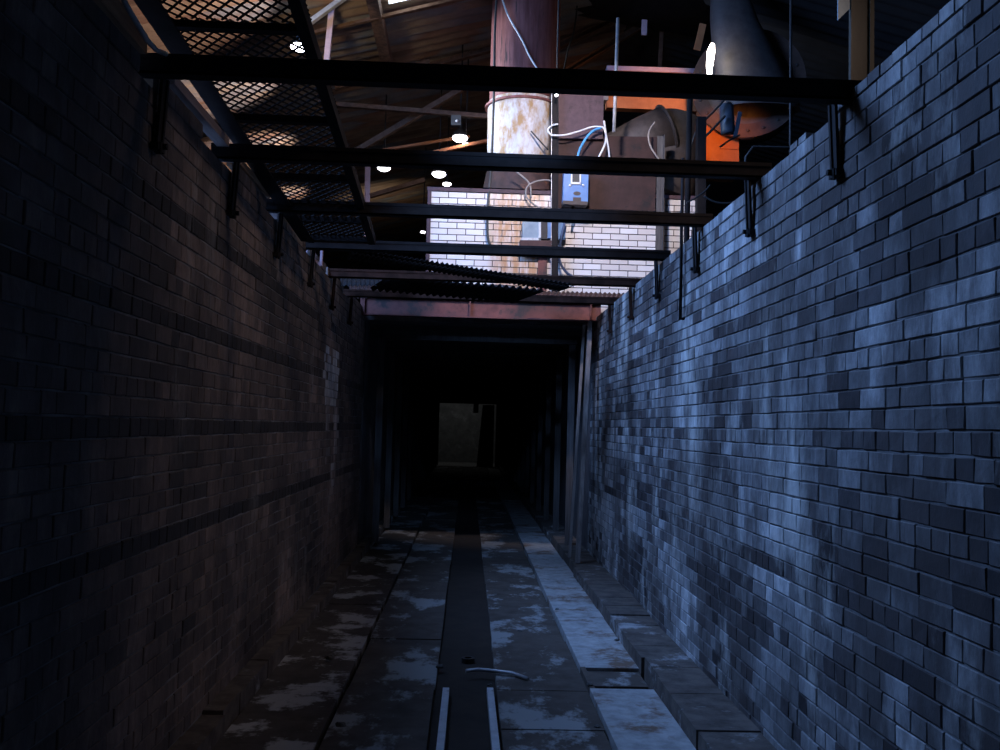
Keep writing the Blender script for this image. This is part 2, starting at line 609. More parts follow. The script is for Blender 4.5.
jn = [1.9, 3.1, 4.3, 5.55, 6.35, 7.8, 9.2, 10.6, 12.0] + [13.4 + 1.4 * k for k in range(19)]
slabs('floor_slab_left', -0.745, GX0, 0.0, M['concrete'], jn, 'grey concrete slabs left of the gutter')
slabs('floor_slab_right', GX1, 0.845, 0.0, M['concrete'], jn, 'grey concrete slabs right of the gutter')
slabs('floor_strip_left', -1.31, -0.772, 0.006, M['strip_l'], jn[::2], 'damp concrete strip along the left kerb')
j2 = sorted([2.4, 4.4, 6.42, 6.98, 8.8, 10.8, 12.6] + [14.5 + 2 * k for k in range(13)])
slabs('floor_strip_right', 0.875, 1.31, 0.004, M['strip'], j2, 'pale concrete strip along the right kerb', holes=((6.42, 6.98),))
mb = MB()
mb.box(0.875, 1.31, 6.40, 7.0, -0.11, -0.05)
mb.box(0.875, 0.91, 6.40, 7.0, -0.11, 0.003)
mb.box(0.91, 1.30, 6.58, 6.97, -0.06, -0.022)
struct('floor_recess', mb, M['concrete'], 'sunken bay in the pale floor strip')


def kerb(name, x0, x1, z, seed, label, cuts):
    rr = random.Random(seed)
    mb = MB()
    ys = [Y0] + cuts + [YE]
    for a, b in zip(ys, ys[1:]):
        dx = rr.uniform(-0.02, 0.03) if a > 2 else 0
        dz = rr.uniform(-0.02, 0.012)
        n = max(2, int((b - a) / 0.35))
        for k in range(n):
            ya, yb = a + (b - a) * k / n, a + (b - a) * (k + 1) / n
            j = rr.uniform(-0.008, 0.008)
            if x0 < 0:
                mb.box(x0, x1 + j + dx * .4, ya, yb, -0.11, z + dz + rr.uniform(-.006, .006))
            else:
                mb.box(x0 + j + dx * .6, x1, ya, yb, -0.11, z + dz + rr.uniform(-.006, .006))
    return struct(name, mb, M['kerb'], label)


kerb('trim_kerb_right', 1.315, XR + 0.01, 0.115, 5, 'concrete kerb at the foot of the right wall', [3.4, 6.35, 6.9, 8.4, 9.6, 11.2, 12.6, 15, 19, 25, 32])
kerb('trim_kerb_left', XL - 0.01, -1.315, 0.12, 6, 'concrete kerb at the foot of the left wall', [3.0, 5.4, 7.7, 9.9, 12.6, 16, 22, 30])

# ground of the hall either side of the pit ---------------------------
mb = MB()
mb.box(-16, XL - 0.40, -2, 46, 2.7, 3.12)
struct('floor_hall_left', mb, M['hall_dark'])
mb = MB()
mb.box(XR + 0.40, 14, -2, 46, 2.7, 3.12)
struct('floor_hall_right', mb, M['hall_dark'])

# tunnel -------------------------------------------------------------
mb = MB()
mb.box(XL - 0.4, XL + 0.02, YT + 0.3, YE, -0.3, 3.2)
struct('wall_tunnel_left', mb, M['tunnel'])
mb = MB()
mb.box(XR - 0.02, XR + 0.4, YT + 0.3, YE, -0.3, 3.2)
struct('wall_tunnel_right', mb, M['tunnel'])
mb = MB()
mb.box(XL - 0.4, XR + 0.4, YT + 0.2, YE, 3.14, 3.3)
struct('ceiling_tunnel', mb, M['tunnel'])
dz_top = 2.72
mb = MB()
mb.box(XL - 0.4, -1.30, YE, YE + 0.3, -0.1, 3.3)
mb.box(1.22, XR + 0.4, YE, YE + 0.3, -0.1, 3.3)
mb.box(-1.30, 1.22, YE, YE + 0.3, dz_top, 3.3)
struct('wall_tunnel_end', mb, M['tunnel'], 'end of the tunnel with a doorway')
mb = MB()
mb.box(-6, 6, YE + 5, YE + 5.3, -0.5, 5)
struct('wall_beyond', mb, M['plaster'], 'rough grey wall seen through the far doorway')
mb = MB()
mb.box(-5, 5, YE, YE + 5, -0.5, -0.02)
struct('floor_beyond', mb, M['strip'])
mb = MB()
mb.box(-6, 6, YE + 0.3, YE + 5.3, 4.4, 4.6)
struct('ceiling_beyond', mb, M['tunnel'])

# far doorway: a leaning dark board and a hanging block
mb = MB()
mb.prism([(0.42, 0, 0.0), (1.13, 0, 0.0), (1.13, 0, 2.68), (0.62, 0, 2.68)], (0, 1, 0), 0.05)
for v in mb.v:
    v.y += YE - 0.12
tag(mb.build('leaning_board', M['tunnel'], loc=(0.8, YE - 0.1, 0)), 'dark board leaning across the right of the far tunnel doorway', 'board')
mb = MB()
mb.box(0.22, 0.44, YE - 0.1, YE + 0.1, 2.32, 2.75)
mb.box(0.30, 0.34, YE - 0.02, YE + 0.02, 2.7, 3.14)
tag(mb.build('hanging_block', M['tunnel'], loc=(0.33, YE, 2.3)), 'small dark block hanging at the top of the far doorway', 'block')


# tunnel frames ------------------------------------------------------
def tunnel_frame(Y, label):
    root = thing('tunnel_frame', label, 'frame', (0.1, Y, 0.0), 'steel frames lining the tunnel')
    xl, xr, zt = XL + 0.17, XR - 0.20, 2.95
    m = MB(); m.bar((xl, Y, 0.1), (xl, Y, zt), 0.05, 0.12, (0, 1, 0)); m.bar((xl + 0.035, Y - 0.055, 0.1), (xl + 0.035, Y - 0.055, zt), 0.07, 0.012, (0, 1, 0))
    m.build('post', M['frame_steel'], root)
    m = MB(); m.bar((xr, Y, 0.1), (xr, Y, zt), 0.05, 0.12, (0, 1, 0)); m.bar((xr - 0.035, Y - 0.055, 0.1), (xr - 0.035, Y - 0.055, zt), 0.07, 0.012, (0, 1, 0))
    m.build('post', M['frame_steel'], root)
    m = MB(); m.bar((xl - 0.05, Y, zt + 0.06), (xr + 0.05, Y, zt + 0.06), 0.10, 0.12); m.bar((xl - 0.05, Y - 0.03, zt - 0.005), (xr + 0.05, Y - 0.03, zt - 0.005), 0.14, 0.012)
    m.build('lintel', M['frame_steel'], root)
    return root


ORD = ['first', 'second', 'third', 'fourth', 'fifth', 'sixth', 'seventh', 'eighth', 'ninth', 'tenth', 'eleventh', 'twelfth', 'thirteenth', 'fourteenth', 'fifteenth']
fr0 = tunnel_frame(13.3, 'dark steel frame lining the tunnel, first inside its mouth')
k = 0
for i in range(1, 15):
    copy_thing(fr0, (0, 1.85 * i, 0), 'dark steel frame lining the tunnel, %s in from the mouth' % ORD[i])

# ------------------------------------------------------------------ crossbeams over the pit
BEAM_Z0, BEAM_Z1 = 3.243, 3.330
BEAMS = [4.05, 5.36, 6.68, 8.1, 9.42, 10.85]
BL = ['dark angle-iron crossbeam over the pit, nearest the camera', 'dark angle-iron crossbeam over the pit, second from the camera',
      'dark angle-iron crossbeam over the pit, third from the camera', 'dark angle-iron crossbeam over the pit, fourth from the camera',
      'dark rusty crossbeam just in front of the fallen roofing sheets', 'dark rusty crossbeam under the fallen sheets, last before the red girder']


def crossbeam(Y, label, m):
    root = thing('crossbeam', label, 'beam', (0.1, Y, BEAM_Z0), 'crossbeams over the pit')
    b = MB()
    x0, x1 = XL - 0.075, XR + 0.06
    b.box(x0, x1, Y, Y + 0.010, BEAM_Z0, BEAM_Z1)
    b.box(x0, x1, Y, Y + 0.072, BEAM_Z0, BEAM_Z0 + 0.010)
    b.box(x0, x1, Y - 0.004, Y, BEAM_Z1 - 0.022, BEAM_Z1)
    b.build('angle_iron', m, root)
    for sd in (-1, 1):
        xw = XL + 0.012 if sd < 0 else XR - 0.012
        top = Vector((xw - sd * 0.030, Y + 0.11, BEAM_Z0 + 0.02))
        bot = Vector((xw - sd * 0.012, Y + 0.12, BEAM_Z0 - 0.305 + (0.01 if sd < 0 else 0)))
        h = MB()
        h.bar(top, bot, 0.045, 0.014, (1, 0, 0))
        h.bar(top + Vector((0, 0.03, 0)), bot + Vector((0, 0.03, 0)), 0.02, 0.03, (1, 0, 0))
        h.bar(top + Vector((0, 0.0, 0.006)), top + Vector((0, -0.06, 0.006)), 0.05, 0.014)
        br = h.build('hanger_bracket', m, root)
        q = MB()
        q.bar(bot + Vector((-sd * 0.02, 0, 0.0)), bot + Vector((sd * 0.02, 0, 0.0)), 0.09, 0.03)
        q.tube([bot + Vector((-sd * 0.045, 0.0, 0.006)), bot + Vector((sd * 0.01, 0.0, 0.006))], 0.014, 6, smooth=False)
        q.tube([bot + Vector((-sd * 0.02, -0.02, -0.03)), bot + Vector((-sd * 0.02, -0.02, 0.02))], 0.010, 6, smooth=False)
        q.build('foot_bolt', m, br)
    return root


cb0 = crossbeam(BEAMS[0], BL[0], M['soot'])
for Y, l in list(zip(BEAMS, BL))[1:4]:
    copy_thing(cb0, (0, Y - BEAMS[0], 0), l)
cb4 = crossbeam(BEAMS[4], BL[4], surf('dark_rusty_beam', (0.03, 0.014, 0.009), (0.07, 0.03, 0.02), 9, 0.85, 0, spec=0.1))
cb4.location.z -= 0.037
copy_thing(cb4, (0, BEAMS[5] - BEAMS[4], 0), BL[5])

# red girder over the tunnel mouth
root = thing('girder', 'red-brown I-beam girder over the mouth of the tunnel', 'girder', (0.1, 12.3, 3.17))
b = MB()
b.box(XL - 0.02, XR + 0.05, 12.36, 12.375, 3.17, 3.44)
b.box(XL - 0.02, XR + 0.05, 12.29, 12.445, 3.17, 3.186)
b.box(XL - 0.02, XR + 0.05, 12.29, 12.445, 3.424, 3.44)
b.build('girder_beam', M['red'], root)
for px in (364, 470, 591):
    x = at(px, 308, 12.3).x
    b = MB(); b.box(x - 0.008, x + 0.008, 12.29, 12.36, 3.186, 3.424)
    b.build('stiffener', M['red'], root)

# long thin rod hanging on right wall, between third and second brackets
p0, p1 = at(684, 170, 6.9), at(679, 312, 6.98)
x = XR - 0.035
b = MB(); b.tube([(x + 0.0, 7.25, 3.9), (x - 0.005, 7.24, 3.3), (x, 7.26, 2.62)], 0.013, 6)
b.tube([(x, 7.26, 2.63), (x + 0.045, 7.26, 2.63)], 0.012, 6)
tag(b.build('hanging_rod', M['soot'], loc=(x, 7.25, 2.6)), 'long thin dark rod hanging down the top of the right wall', 'rod')

# ------------------------------------------------------------------ mesh walkway
root = thing('walkway', 'dark walkway of expanded metal mesh lying over the crossbeams on the left', 'walkway', (-1.03, 6.7, 3.3))
WZ = lambda Y: 3.535 - 0.0846 * (Y - 4.1)
wxl = lambda Y: -1.405 + 0.021 * (Y - 4.1)
wxr = lambda Y: -0.765 - 0.010 * (Y - 4.1)
ya, yb = 2.3, 7.62
for f_ in (wxl, wxr):
    b = MB()
    b.bar((f_(ya), ya, WZ(ya)), (f_(yb), yb, WZ(yb)), 0.012, 0.07)
    sgn = 1 if f_ is wxl else -1
    b.bar((f_(ya) + sgn * .02, ya, WZ(ya) - 0.03), (f_(yb) + sgn * .02, yb, WZ(yb) - 0.03), 0.055, 0.01)
    if f_ is wxl:
        b.bar((f_(ya) - .035, ya, WZ(ya) - 0.02), (f_(yb) - .035, yb, WZ(yb) - 0.02), 0.06, 0.012)
    b.build('stringer', M['soot'], root)
cross = [2.35, 3.25, 4.20, 5.22, 6.16, 7.08, 7.58]
for Y in cross:
    b = MB()
    b.angle((wxl(Y), Y, WZ(Y) - 0.005), (wxr(Y), Y, WZ(Y) - 0.005), 0.052, 0.008)
    b.build('cross_member', M['soot'], root)
for a, c in zip(cross, cross[1:]):
    b = MB()
    # two families of strands, clipped to the panel
    x0, x1 = wxl(a), wxr(a)
    W = x1 - x0
    sl = 1.15                                    # dy per dx of a strand
    pitch = 0.078
    n0 = int(-W * sl / pitch) - 2
    n1 = int((c - a) / pitch) + 2
    for fam in (1, -1):
        for q in range(n0, n1 + int(W * sl / pitch) + 2):
            yy = a + q * pitch
            s0, s1 = 0.0, W
            # y(s) = yy + fam*sl*s
            if fam > 0:
                s0 = max(s0, (a - yy) / sl); s1 = min(s1, (c - yy) / sl)
            else:
                s0 = max(s0, (yy - c) / sl); s1 = min(s1, (yy - a) / sl)
            if s1 - s0 < 0.015:
                continue
            A = Vector((x0 + s0, yy + fam * sl * s0, 0)); B = Vector((x0 + s1, yy + fam * sl * s1, 0))
            A.z = WZ(A.y) + 0.03 + fam * 0.001; B.z = WZ(B.y) + 0.03 + fam * 0.001
            b.bar(A, B, 0.0095, 0.006)
    b.build('mesh_panel', M['soot'], root)

# ------------------------------------------------------------------ debris along the top of the left wall
def plank(name, label, ya, yb, x, z, w, h, m, tilt=0.0, yaw=0.0):
    b = MB()
    n = 6
    for k in range(n):
        A = ya + (yb - ya) * k / n; B = ya + (yb - ya) * (k + 1) / n
        zz = lambda q: z + tilt * (q - ya)
        xx = lambda q: x + yaw * (q - ya)
        jit = rnd.uniform(-0.003, 0.003)
        b.hexa([(xx(A) - w, A, zz(A)), (xx(A), A, zz(A)), (xx(B), B, zz(B)), (xx(B) - w, B, zz(B)),
                (xx(A) - w, A, zz(A) + h + jit), (xx(A), A, zz(A) + h + jit), (xx(B), B, zz(B) + h + jit), (xx(B) - w, B, zz(B) + h + jit)])
    return tag(b.build(name, m, loc=(x - w / 2, (ya + yb) / 2, z)), label, 'plank')


plank('timber_plank', 'orange-brown timber plank on top of the left wall, nearest the camera', 2.9, 4.0, XL + 0.02, 3.305, 0.12, 0.085, M['timber'])
plank('timber_plank', 'pale pinkish timber plank on top of the left wall between the first two crossbeams', 4.35, 5.35, XL + 0.03, 3.305, 0.07, 0.05, M['timber_pale'], 0.004)
plank('timber_plank', 'short brown board lying under the pale plank on the left wall', 4.15, 5.0, XL - 0.05, 3.305, 0.10, 0.035, M['timber'], 0.0)
plank('timber_plank', 'reddish weathered board on the left wall between the second and third crossbeams', 5.7, 6.55, XL + 0.015, 3.30, 0.09, 0.04, M['timber'], 0.0)
for i, (Y, s, l) in enumerate([(5.47, 0.1, 'loose pinkish brick on the left wall just past the second crossbeam'),
                               (6.98, 0.13, 'loose grey brick on the left wall just past the third crossbeam'),
                               (7.5, 0.11, 'loose brick on the left wall beside the end of the walkway')]):
    b = MB(); b.tone = 0.6
    b.box(XL - 0.09, XL + 0.012, Y, Y + s * 1.7, 3.298, 3.36)
    tag(b.build('loose_brick', M['timber_pale'], loc=(XL - 0.04, Y + s, 3.298)), l, 'brick', 'loose bricks on the left wall')
# grey hose running along the wall top near the camera
pts = [at(112, -20, 3.5), at(128, 8, 3.6), at(138, 25, 3.7), at(147, 40, 3.8), at(156, 50, 3.9), at(166, 54, 4.0)]
b = MB(); b.tube(pts, 0.011, 8)
tag(b.build('hose', M['galv'], loc=tuple(pts[3])), 'thin grey hose running along the top of the left wall', 'hose')
# small pinkish bracket frame past the walkway end
root = thing('bracket_frame', 'small pinkish steel A-shaped frame on the left wall past the walkway', 'frame', (XL - 0.02, 8.55, 3.30))
A = at(307, 251, 8.6); B = at(321, 266, 8.6); C_ = at(322, 252, 8.6)
A.z += 0.0
b = MB(); b.bar(A, B, 0.02, 0.045, (0, 1, 0)); b.build('brace', M['pinkpost'], root)
b = MB(); b.bar(B, C_ + Vector((0, 0, 0.12)), 0.02, 0.05, (0, 1, 0)); b.build('upright', M['pinkpost'], root)


# ------------------------------------------------------------------ corrugated sheets lying about above the tunnel mouth
def corrugated(name, p0, p1, depth, label, m, pitch=0.076, amp=0.017, group='fallen roofing sheets'):
    """sheet whose cut edge runs p0-p1 and whose ribs run along the vector depth; 2 mm thick"""
    p0, p1, dv = Vector(p0), Vector(p1), Vector(depth)
    e = p1 - p0
    n = e.cross(dv).normalized()
    if n.z < 0:
        n = -n
    L = e.length
    N = max(8, int(L / pitch * 8))
    b = MB()
    b.smooth = True
    k0 = len(b.v)
    for i in range(N + 1):
        t = i / N
        h = amp * math.cos(2 * math.pi * t * L / pitch)
        for dd in (0.0, 1.0):
            for th in (0.0, 0.003):
                b.v.append(p0 + e * t + dv * dd + n * (h + th))
    for i in range(N):
        a = k0 + 4 * i
        c = a + 4
        b.face((a, a + 2, c + 2, c))          # under
        b.face((a + 1, c + 1, c + 3, a + 3))  # top
        b.smooth = False
        b.face((a, c, c + 1, a + 1))
        b.face((a + 2, a + 3, c + 3, c + 2))
        b.smooth = True
    o = b.build(name, m, loc=tuple(p0))
    return tag(o, label, 'sheet', group)


pA, pB = at(352, 253, 8.5), at(573, 287, 9.3)
dv = Vector((-0.09, 0.30, 0.0))
corrugated('corrugated_sheet', pA, pB, dv, 'long black corrugated sheet hanging askew below the crossbeams', M['soot'], 0.05, 0.010)
corrugated('corrugated_sheet', pA + Vector((0.02, 0.0, 0.036)), pB + Vector((-0.02, 0, 0.032)), dv, 'second corrugated sheet stacked on the long black askew one', M['soot'], 0.05, 0.010)
P0, P1 = at(392, 276, 9.6), at(545, 290, 9.95)
corrugated('corrugated_sheet', P0, P1, at(512, 302, 10.8) - P1, 'black corrugated sheet behind the long askew one, before the red girder', M['soot'])
P0, P1 = at(523, 302, 11.6), at(632, 305, 11.6)
corrugated('corrugated_sheet', P1, P0, at(532, 291, 12.0) - P0, 'brown corrugated sheet leaning behind the right end of the crossbeams', M['brown'], 0.06, 0.011)
P0, P1 = at(350, 298, 11.3), at(410, 298, 11.3)
corrugated('corrugated_sheet', P1, P0, at(349, 285, 11.9) - P0, 'dull corrugated sheet scrap at the left above the tunnel mouth', M['brown'], 0.05, 0.009)
P0, P1 = at(340, 286, 10.2), at(406, 285, 10.2)
corrugated('corrugated_sheet', P1, P0, at(340, 277, 10.7) - P0, 'narrow rusty corrugated scrap at the left behind the fifth crossbeam', M['soot'], 0.05, 0.009)
P0, P1 = at(458, 292, 12.33), at(503, 293, 12.33)
P0.z = P1.z = 3.452
corrugated('corrugated_sheet', P1, P0, at(458, 285, 12.42) - P0, 'small grey corrugated scrap above the middle of the red girder', M['galv'])

# ------------------------------------------------------------------ tunnel mouth, right: leaning timbers
p0 = at(578, 541, 11.55); p0.z = 0.11
p1 = at(590, 322, 12.05)
b = MB(); b.bar(p0, p1, 0.05, 0.11, (0, 1, 0))
tag(b.build('leaning_timber', M['timber_old'], loc=tuple(p0)), 'long grey timber leaning at the right of the tunnel mouth', 'timber')
p0 = at(570, 535, 12.05); p0.z = 0.11
p1 = at(584, 325, 12.25)
b = MB(); b.bar(p0, p1, 0.035, 0.05, (0, 1, 0))
tag(b.build('leaning_timber', M['timber_old'], loc=tuple(p0)), 'thinner dark batten standing behind the long leaning timber', 'timber')

# ------------------------------------------------------------------ floor clutter
def gz(x):
    return -0.035 if GX0 < x < GX1 else 0.0
for px, py, tx, ty, l in ((446, 691, 440, 752, 'left of the two pale flat steel bars beside the gutter'),
                          (490, 691, 496, 752, 'right of the two pale flat steel bars beside the gutter')):
    a = at_z(px, py, 0.0); c = at_z(tx, ty, 0.0)
    d = c - a
    c = a + d * (4.2 / abs(d.y)) if abs(d.y) < 4.2 else c
    xa = (GX0 - 0.012) if 'left' in l[:5] else GX1 - 0.03
    xa = a.x
    b = MB()
    b.bar((xa, a.y, -0.005), (c.x, c.y, -0.005), 0.042, 0.055)
    tag(b.build('flat_bar', M['iron_bar'], loc=(xa, a.y, 0)), l, 'bar', 'pale steel bars along the gutter')
pts = [at_z(466, 671, 0.03), at_z(478, 669.5, 0.03), at_z(495, 671, 0.03), at_z(512, 673, 0.03), at_z(528, 679, 0.02)]
b = MB(); b.tube(pts, 0.014, 8)
tag(b.build('bent_pipe', M['galv'], loc=tuple(pts[0])), 'short bent steel pipe lying across the gutter', 'pipe')
c = at_z(468, 662, -0.03)
b = MB(); b.lathe((c.x, c.y, -0.037), (0, 0, 1), [(0.028, 0), (0.05, 0), (0.05, 0.04), (0.028, 0.04)], 20, False, True)
tag(b.build('iron_ring', M['black'], loc=(c.x, c.y, -0.037)), 'small black iron ring lying in the gutter', 'ring')
stones = [(490, 686, .018, 'small dark lump at the end of the right pale bar'), (440, 668, .03, 'dark crumbled lump at the left edge of the gutter'),
          (341, 727, .03, 'dark lump beside the left floor strip, nearest the camera'), (330, 659, .035, 'stone on the damp left strip, far from the wall'),
          (261, 643, .045, 'pale stone on the left kerb'), (590, 686, .025, 'dark crumbs heaped at the edge of the pale right strip'),
          (597, 728, .02, 'dark lump at the edge of the pale right strip, nearest the camera'), (520, 632, .02, 'pebble on the right slabs before the pale strip'),
          (617, 641, .022, 'dark pebble on the pale strip beside the kerb'), (553, 528, .05, 'pale rubble lump on the far right kerb'), (557, 610, .02, 'crumb on the right slabs by the strip')]
for i, (px, py, s, l) in enumerate(stones):
    z = 0.12 if i in (4, 9) else 0.0
    if i in (3, 8):
        z = 0.022
    c = at_z(px, py, z)
    b = MB(); b.blob((c.x, c.y, z + s * 0.4), s, s * 0.8, s * 0.55, i * 3.1, 8, 0.5)
    tag(b.build('stone', M['rubble'], loc=(c.x, c.y, z)), l, 'stone', 'stones on the pit floor')

# ------------------------------------------------------------------ white kiln above the tunnel
KY = 12.55
kxl, kxr = at(430, 220, KY).x, at(703, 220, KY).x
kz0, kz1 = 3.32, at(470, 192, KY).z
M['kiln_brick'] = kiln_material((kxl + kxr) / 2)
root = thing('kiln', 'white glazed-brick kiln with rusty steel edging above the tunnel', 'kiln', ((kxl + kxr) / 2, KY, kz0))
b = MB()
rr = random.Random(17)
n = int((kz1 - kz0) / 0.0815)
hh = (kz1 - kz0) / n
for c in range(n):
    y = kxl - (0.12 if c % 2 else 0.0)
    while y < kxr:
        L = 0.245
        x0_, x1_ = max(y, kxl), min(y + L - 0.011, kxr)
        if x1_ - x0_ > 0.015:
            b.tone = rr.random()
            d = rr.uniform(-0.001, 0.001)
            b.box(x0_, x1_, KY - 0.006 + d, KY + 0.05, kz0 + c * hh, kz0 + (c + 1) * hh - 0.012)
        y += L
b.build('brick_facing', M['kiln_brick'], root)
b = MB(); b.box(kxl, kxr, KY, KY + 3.5, kz0 - 0.02, kz1)
b.build('kiln_body', surf('grimy_joint', (0.035, 0.022, 0.02), (0.07, 0.048, 0.04), 8, 0.9), root)
b = MB()
b.angle((kxl - 0.02, KY - 0.02, kz0), (kxl - 0.02, KY - 0.02, kz1 + 0.05), 0.06, 0.01, (1, 0, 0))
b.build('corner_angle', M['purple'], root)
b = MB()
b.box(kxl - 0.05, kxr + 0.03, KY - 0.03, KY - 0.01, kz1 - 0.005, kz1 + 0.06)
b.box(kxl - 0.05, kxr + 0.03, KY - 0.03, KY + 3.5, kz1 + 0.045, kz1 + 0.06)
b.build('top_rail', M['purple'], root)
b = MB()
x = at(659, 220, KY).x
b.box(at(659, 220, KY).x, at(664, 220, KY).x, KY - 0.045, KY - 0.012, kz0, kz1)
b.build('brown_batten', M['timber'], root)
b = MB()
b.box(at(538, 262, KY).x, at(547, 262, KY).x, KY - 0.04, KY - 0.012, kz0, at(540, 250, KY).z)
b.build('brown_batten', M['red'], root)

# steel panels in front of the kiln
PY = 12.49
def panel(name, corners, Y, th, m, label, cat='panel'):
    root = None
    pts = [at(px, py, Y) for px, py in corners]
    b = MB(); b.prism(pts, (0, 1, 0), th)
    c = sum(pts, Vector()) / len(pts)
    c.z = min(p.z for p in pts)
    return tag(b.build(name, m, loc=tuple(c)), label, cat)


panel('rusty_sheet', [(558, 208), (655, 211), (657, 137), (558, 135)], PY, 0.02, M['sheet'], 'big brown rusty steel panel fixed before the white kiln wall')
panel('duct_box', [(557, 138), (603, 139), (604, 80), (557, 79)], PY - 0.075, 0.32, M['purple'], 'purple-brown sheet metal duct box above the rusty panel', 'duct')

# uprights
def upright(name, px, py0, py1, Y, w, m, label, edge=None, lean=0):
    a = at(px, py1, Y); c = at(px + lean, py0, Y); a.z = 3.44 if px < 600 else 3.12
    root = thing(name, label, 'post', tuple(a))
    b = MB()
    b.bar(a, c, 0.008, w, (1, 0, 0), (0.0, 0.0))
    b.bar(a, c, w * 0.8, 0.008, (1, 0, 0), (-w * 0.4, w / 2))
    b.build('web', m, root)
    if edge:
        e = MB(); e.bar(a, c, 0.012, 0.016, (1, 0, 0), (0.006, -w / 2 if edge[1] < 0 else w / 2)); e.build('flange_edge', edge[0], root)
    return root


upright('steel_post', 555, 79, 274, 12.36, 0.08, M['soot'], 'dark channel post with a bright edge left of the blue switch box', (M['galv'], -1), 0)
upright('steel_post', 658.5, 136, 252, 12.36, 0.085, M['dim_steel'], 'grey steel angle post at the right edge of the rusty panel', (M['galv'], 1), 2)
a, c = at(686, 235, 11.2), at(690, 96, 11.2); a.z = 3.12
b = MB(); b.tube([a, c], 0.035, 8)
tag(b.build('thin_post', M['soot'], loc=tuple(a)), 'thin dark round post before the right end of the kiln', 'post')
a, c = at(701, 240, 11.8), at(701, 118, 11.8); a.z = 3.12
b = MB(); b.bar(a, c, 0.11, 0.12, (0, 1, 0))
tag(b.build('dark_column', M['soot'], loc=tuple(a)), 'dark steel column beside the fan at the end of the kiln', 'column')
# thin light rod hanging in front of the duct
a, c = at(614, 132, 11.9), at(618, 18, 11.9)
b = MB(); b.tube([a, c], 0.022, 8)
tag(b.build('hanger_rod', M['galv'], loc=tuple(a)), 'thin pale vertical rod right of the duct box', 'rod')

# blue switch box
BY = 12.2
root = thing('switch_box', 'blue enamelled switch box mounted on the rusty steel panel', 'switch box', tuple(at(575, 203, BY)))
pts = [at(563, 201, BY), at(588, 202, BY), at(588.5, 168, BY), at(564, 167, BY)]
b = MB(); b.prism(pts, (0, 1, 0), 0.16); b.build('case', M['blue'], root)
b = MB(); b.prism([at(563, 204, BY - .02), at(587.5, 205, BY - .02), at(588, 201.5, BY - .02), at(563, 200.5, BY - .02)], (0, 1, 0), 0.18); b.build('bottom_lip', M['duct'], root)
wn = MB()
for q in (((571, 170), (581, 170.4), (581, 168), (571, 167.6)), ((571, 184), (581, 184.4), (581, 182.3), (571, 182)), ((571, 184), (572.4, 184), (572.4, 168), (571, 168)), ((579.6, 184), (581, 184), (581, 168), (579.6, 168))):
    wn.prism([at(*p, BY - 0.015) for p in q], (0, 1, 0), 0.015)
w_ = wn.build('window_frame', M['white_cable'], root)
b = MB(); b.prism([at(572.4, 182, BY - .004), at(579.6, 182.3, BY - .004), at(579.6, 169, BY - .004), at(572.4, 169, BY - .004)], (0, 1, 0), 0.004); b.build('window_pane', M['rubber'], w_)
for px in (570, 583):
    c = at(px, 185.5, BY)
    b = MB(); b.lathe(c, (0, -1, 0), [(0.016, 0), (0.016, 0.012), (0.008, 0.02), (0.001, 0.02)], 12); b.build('screw', M['white_cable'], root)
c = at(577, 193.5, BY)
b = MB()
b.prism([c + Vector((0.05 * math.cos(t), 0, 0.027 * math.sin(t))) for t in [2 * math.pi * k / 20 for k in range(20)]], (0, -1, 0), 0.004); b.build('badge', M['duct'], root)
b = MB(); b.prism([at(573, 201, BY), at(581, 201.3, BY), at(581, 197.5, BY), at(573, 197.3, BY)], (0, -1, 0), 0.004); b.build('name_plate', M['duct'], root)
b = MB(); b.tube([at(573, 203, BY + .08), at(573, 210, BY + .1), at(571.5, 222, BY + .15)], 0.018, 8); b.build('outlet_conduit', M['rubber'], root)

# pale blue boxes and shelf on the kiln wall
root = thing('junction_box', 'pale blue rusty junction box on the kiln wall, left of the dark post', 'box', tuple(at(531, 240, 12.45)))
b = MB(); b.prism([at(522.5, 238, 12.42), at(540, 238.5, 12.42), at(540, 222, 12.42), at(522.5, 221, 12.42)], (0, 1, 0), 0.1); b.build('case', M['paleblue'], root)
b = MB()
for q in (((521.5, 240), (541, 240.5), (541, 238), (521.5, 237.5)), ((538.6, 240), (541, 240), (541, 221), (538.6, 221))):
    b.prism([at(*p, 12.39) for p in q], (0, 1, 0), 0.03)
b.build('rusty_rim', M['iron_bar'], root)
panel('relay_box', [(540.5, 239), (547.5, 239), (547.5, 220), (540.5, 220)], 12.4, 0.1, M['black'], 'dark narrow relay box between two pale blue boxes', 'box')
panel('junction_box', [(547.5, 238), (565, 239), (566, 220), (547.5, 219)], 12.42, 0.08, M['blue'], 'light blue box partly behind the dark channel post', 'box')
panel('wall_shelf', [(520, 250), (555, 251), (555, 240.5), (520, 240)], 12.36, 0.15, M['brown'], 'brown steel shelf under the pale blue boxes', 'shelf')

# stack ---------------------------------------------------------------
SY = 13.3
cx = at(522.5, 120, SY).x
zt_w, zb_w = at(522, 104, SY).z, at(522, 172, SY).z
root = thing('chimney_stack', 'tall rusty steel stack with a flaking white lower sleeve on the kiln', 'stack', (cx, SY, kz1 + 0.062))
rad = 0.485
b = MB(); b.lathe((cx + 0.012, SY, zt_w), (0.002, 0, 1), [(rad + .012, 0), (rad + .012, 4.2)], 40); b.build('upper_stack', M['rust_pipe'], root)
b = MB(); b.lathe((cx, SY, zb_w), (0, 0, 1), [(rad + 0.005, 0), (rad + 0.022, zt_w - zb_w - .06), (rad + 0.005, zt_w - zb_w)], 40); b.build('white_sleeve', M['sleeve'], root)
b = MB(); b.lathe((cx, SY, zt_w - 0.09), (0, 0, 1), [(rad, 0), (rad + 0.06, 0), (rad + 0.06, 0.03), (rad, 0.03)], 40, False, True); b.build('rim_flange', M['rust_pipe'], root)
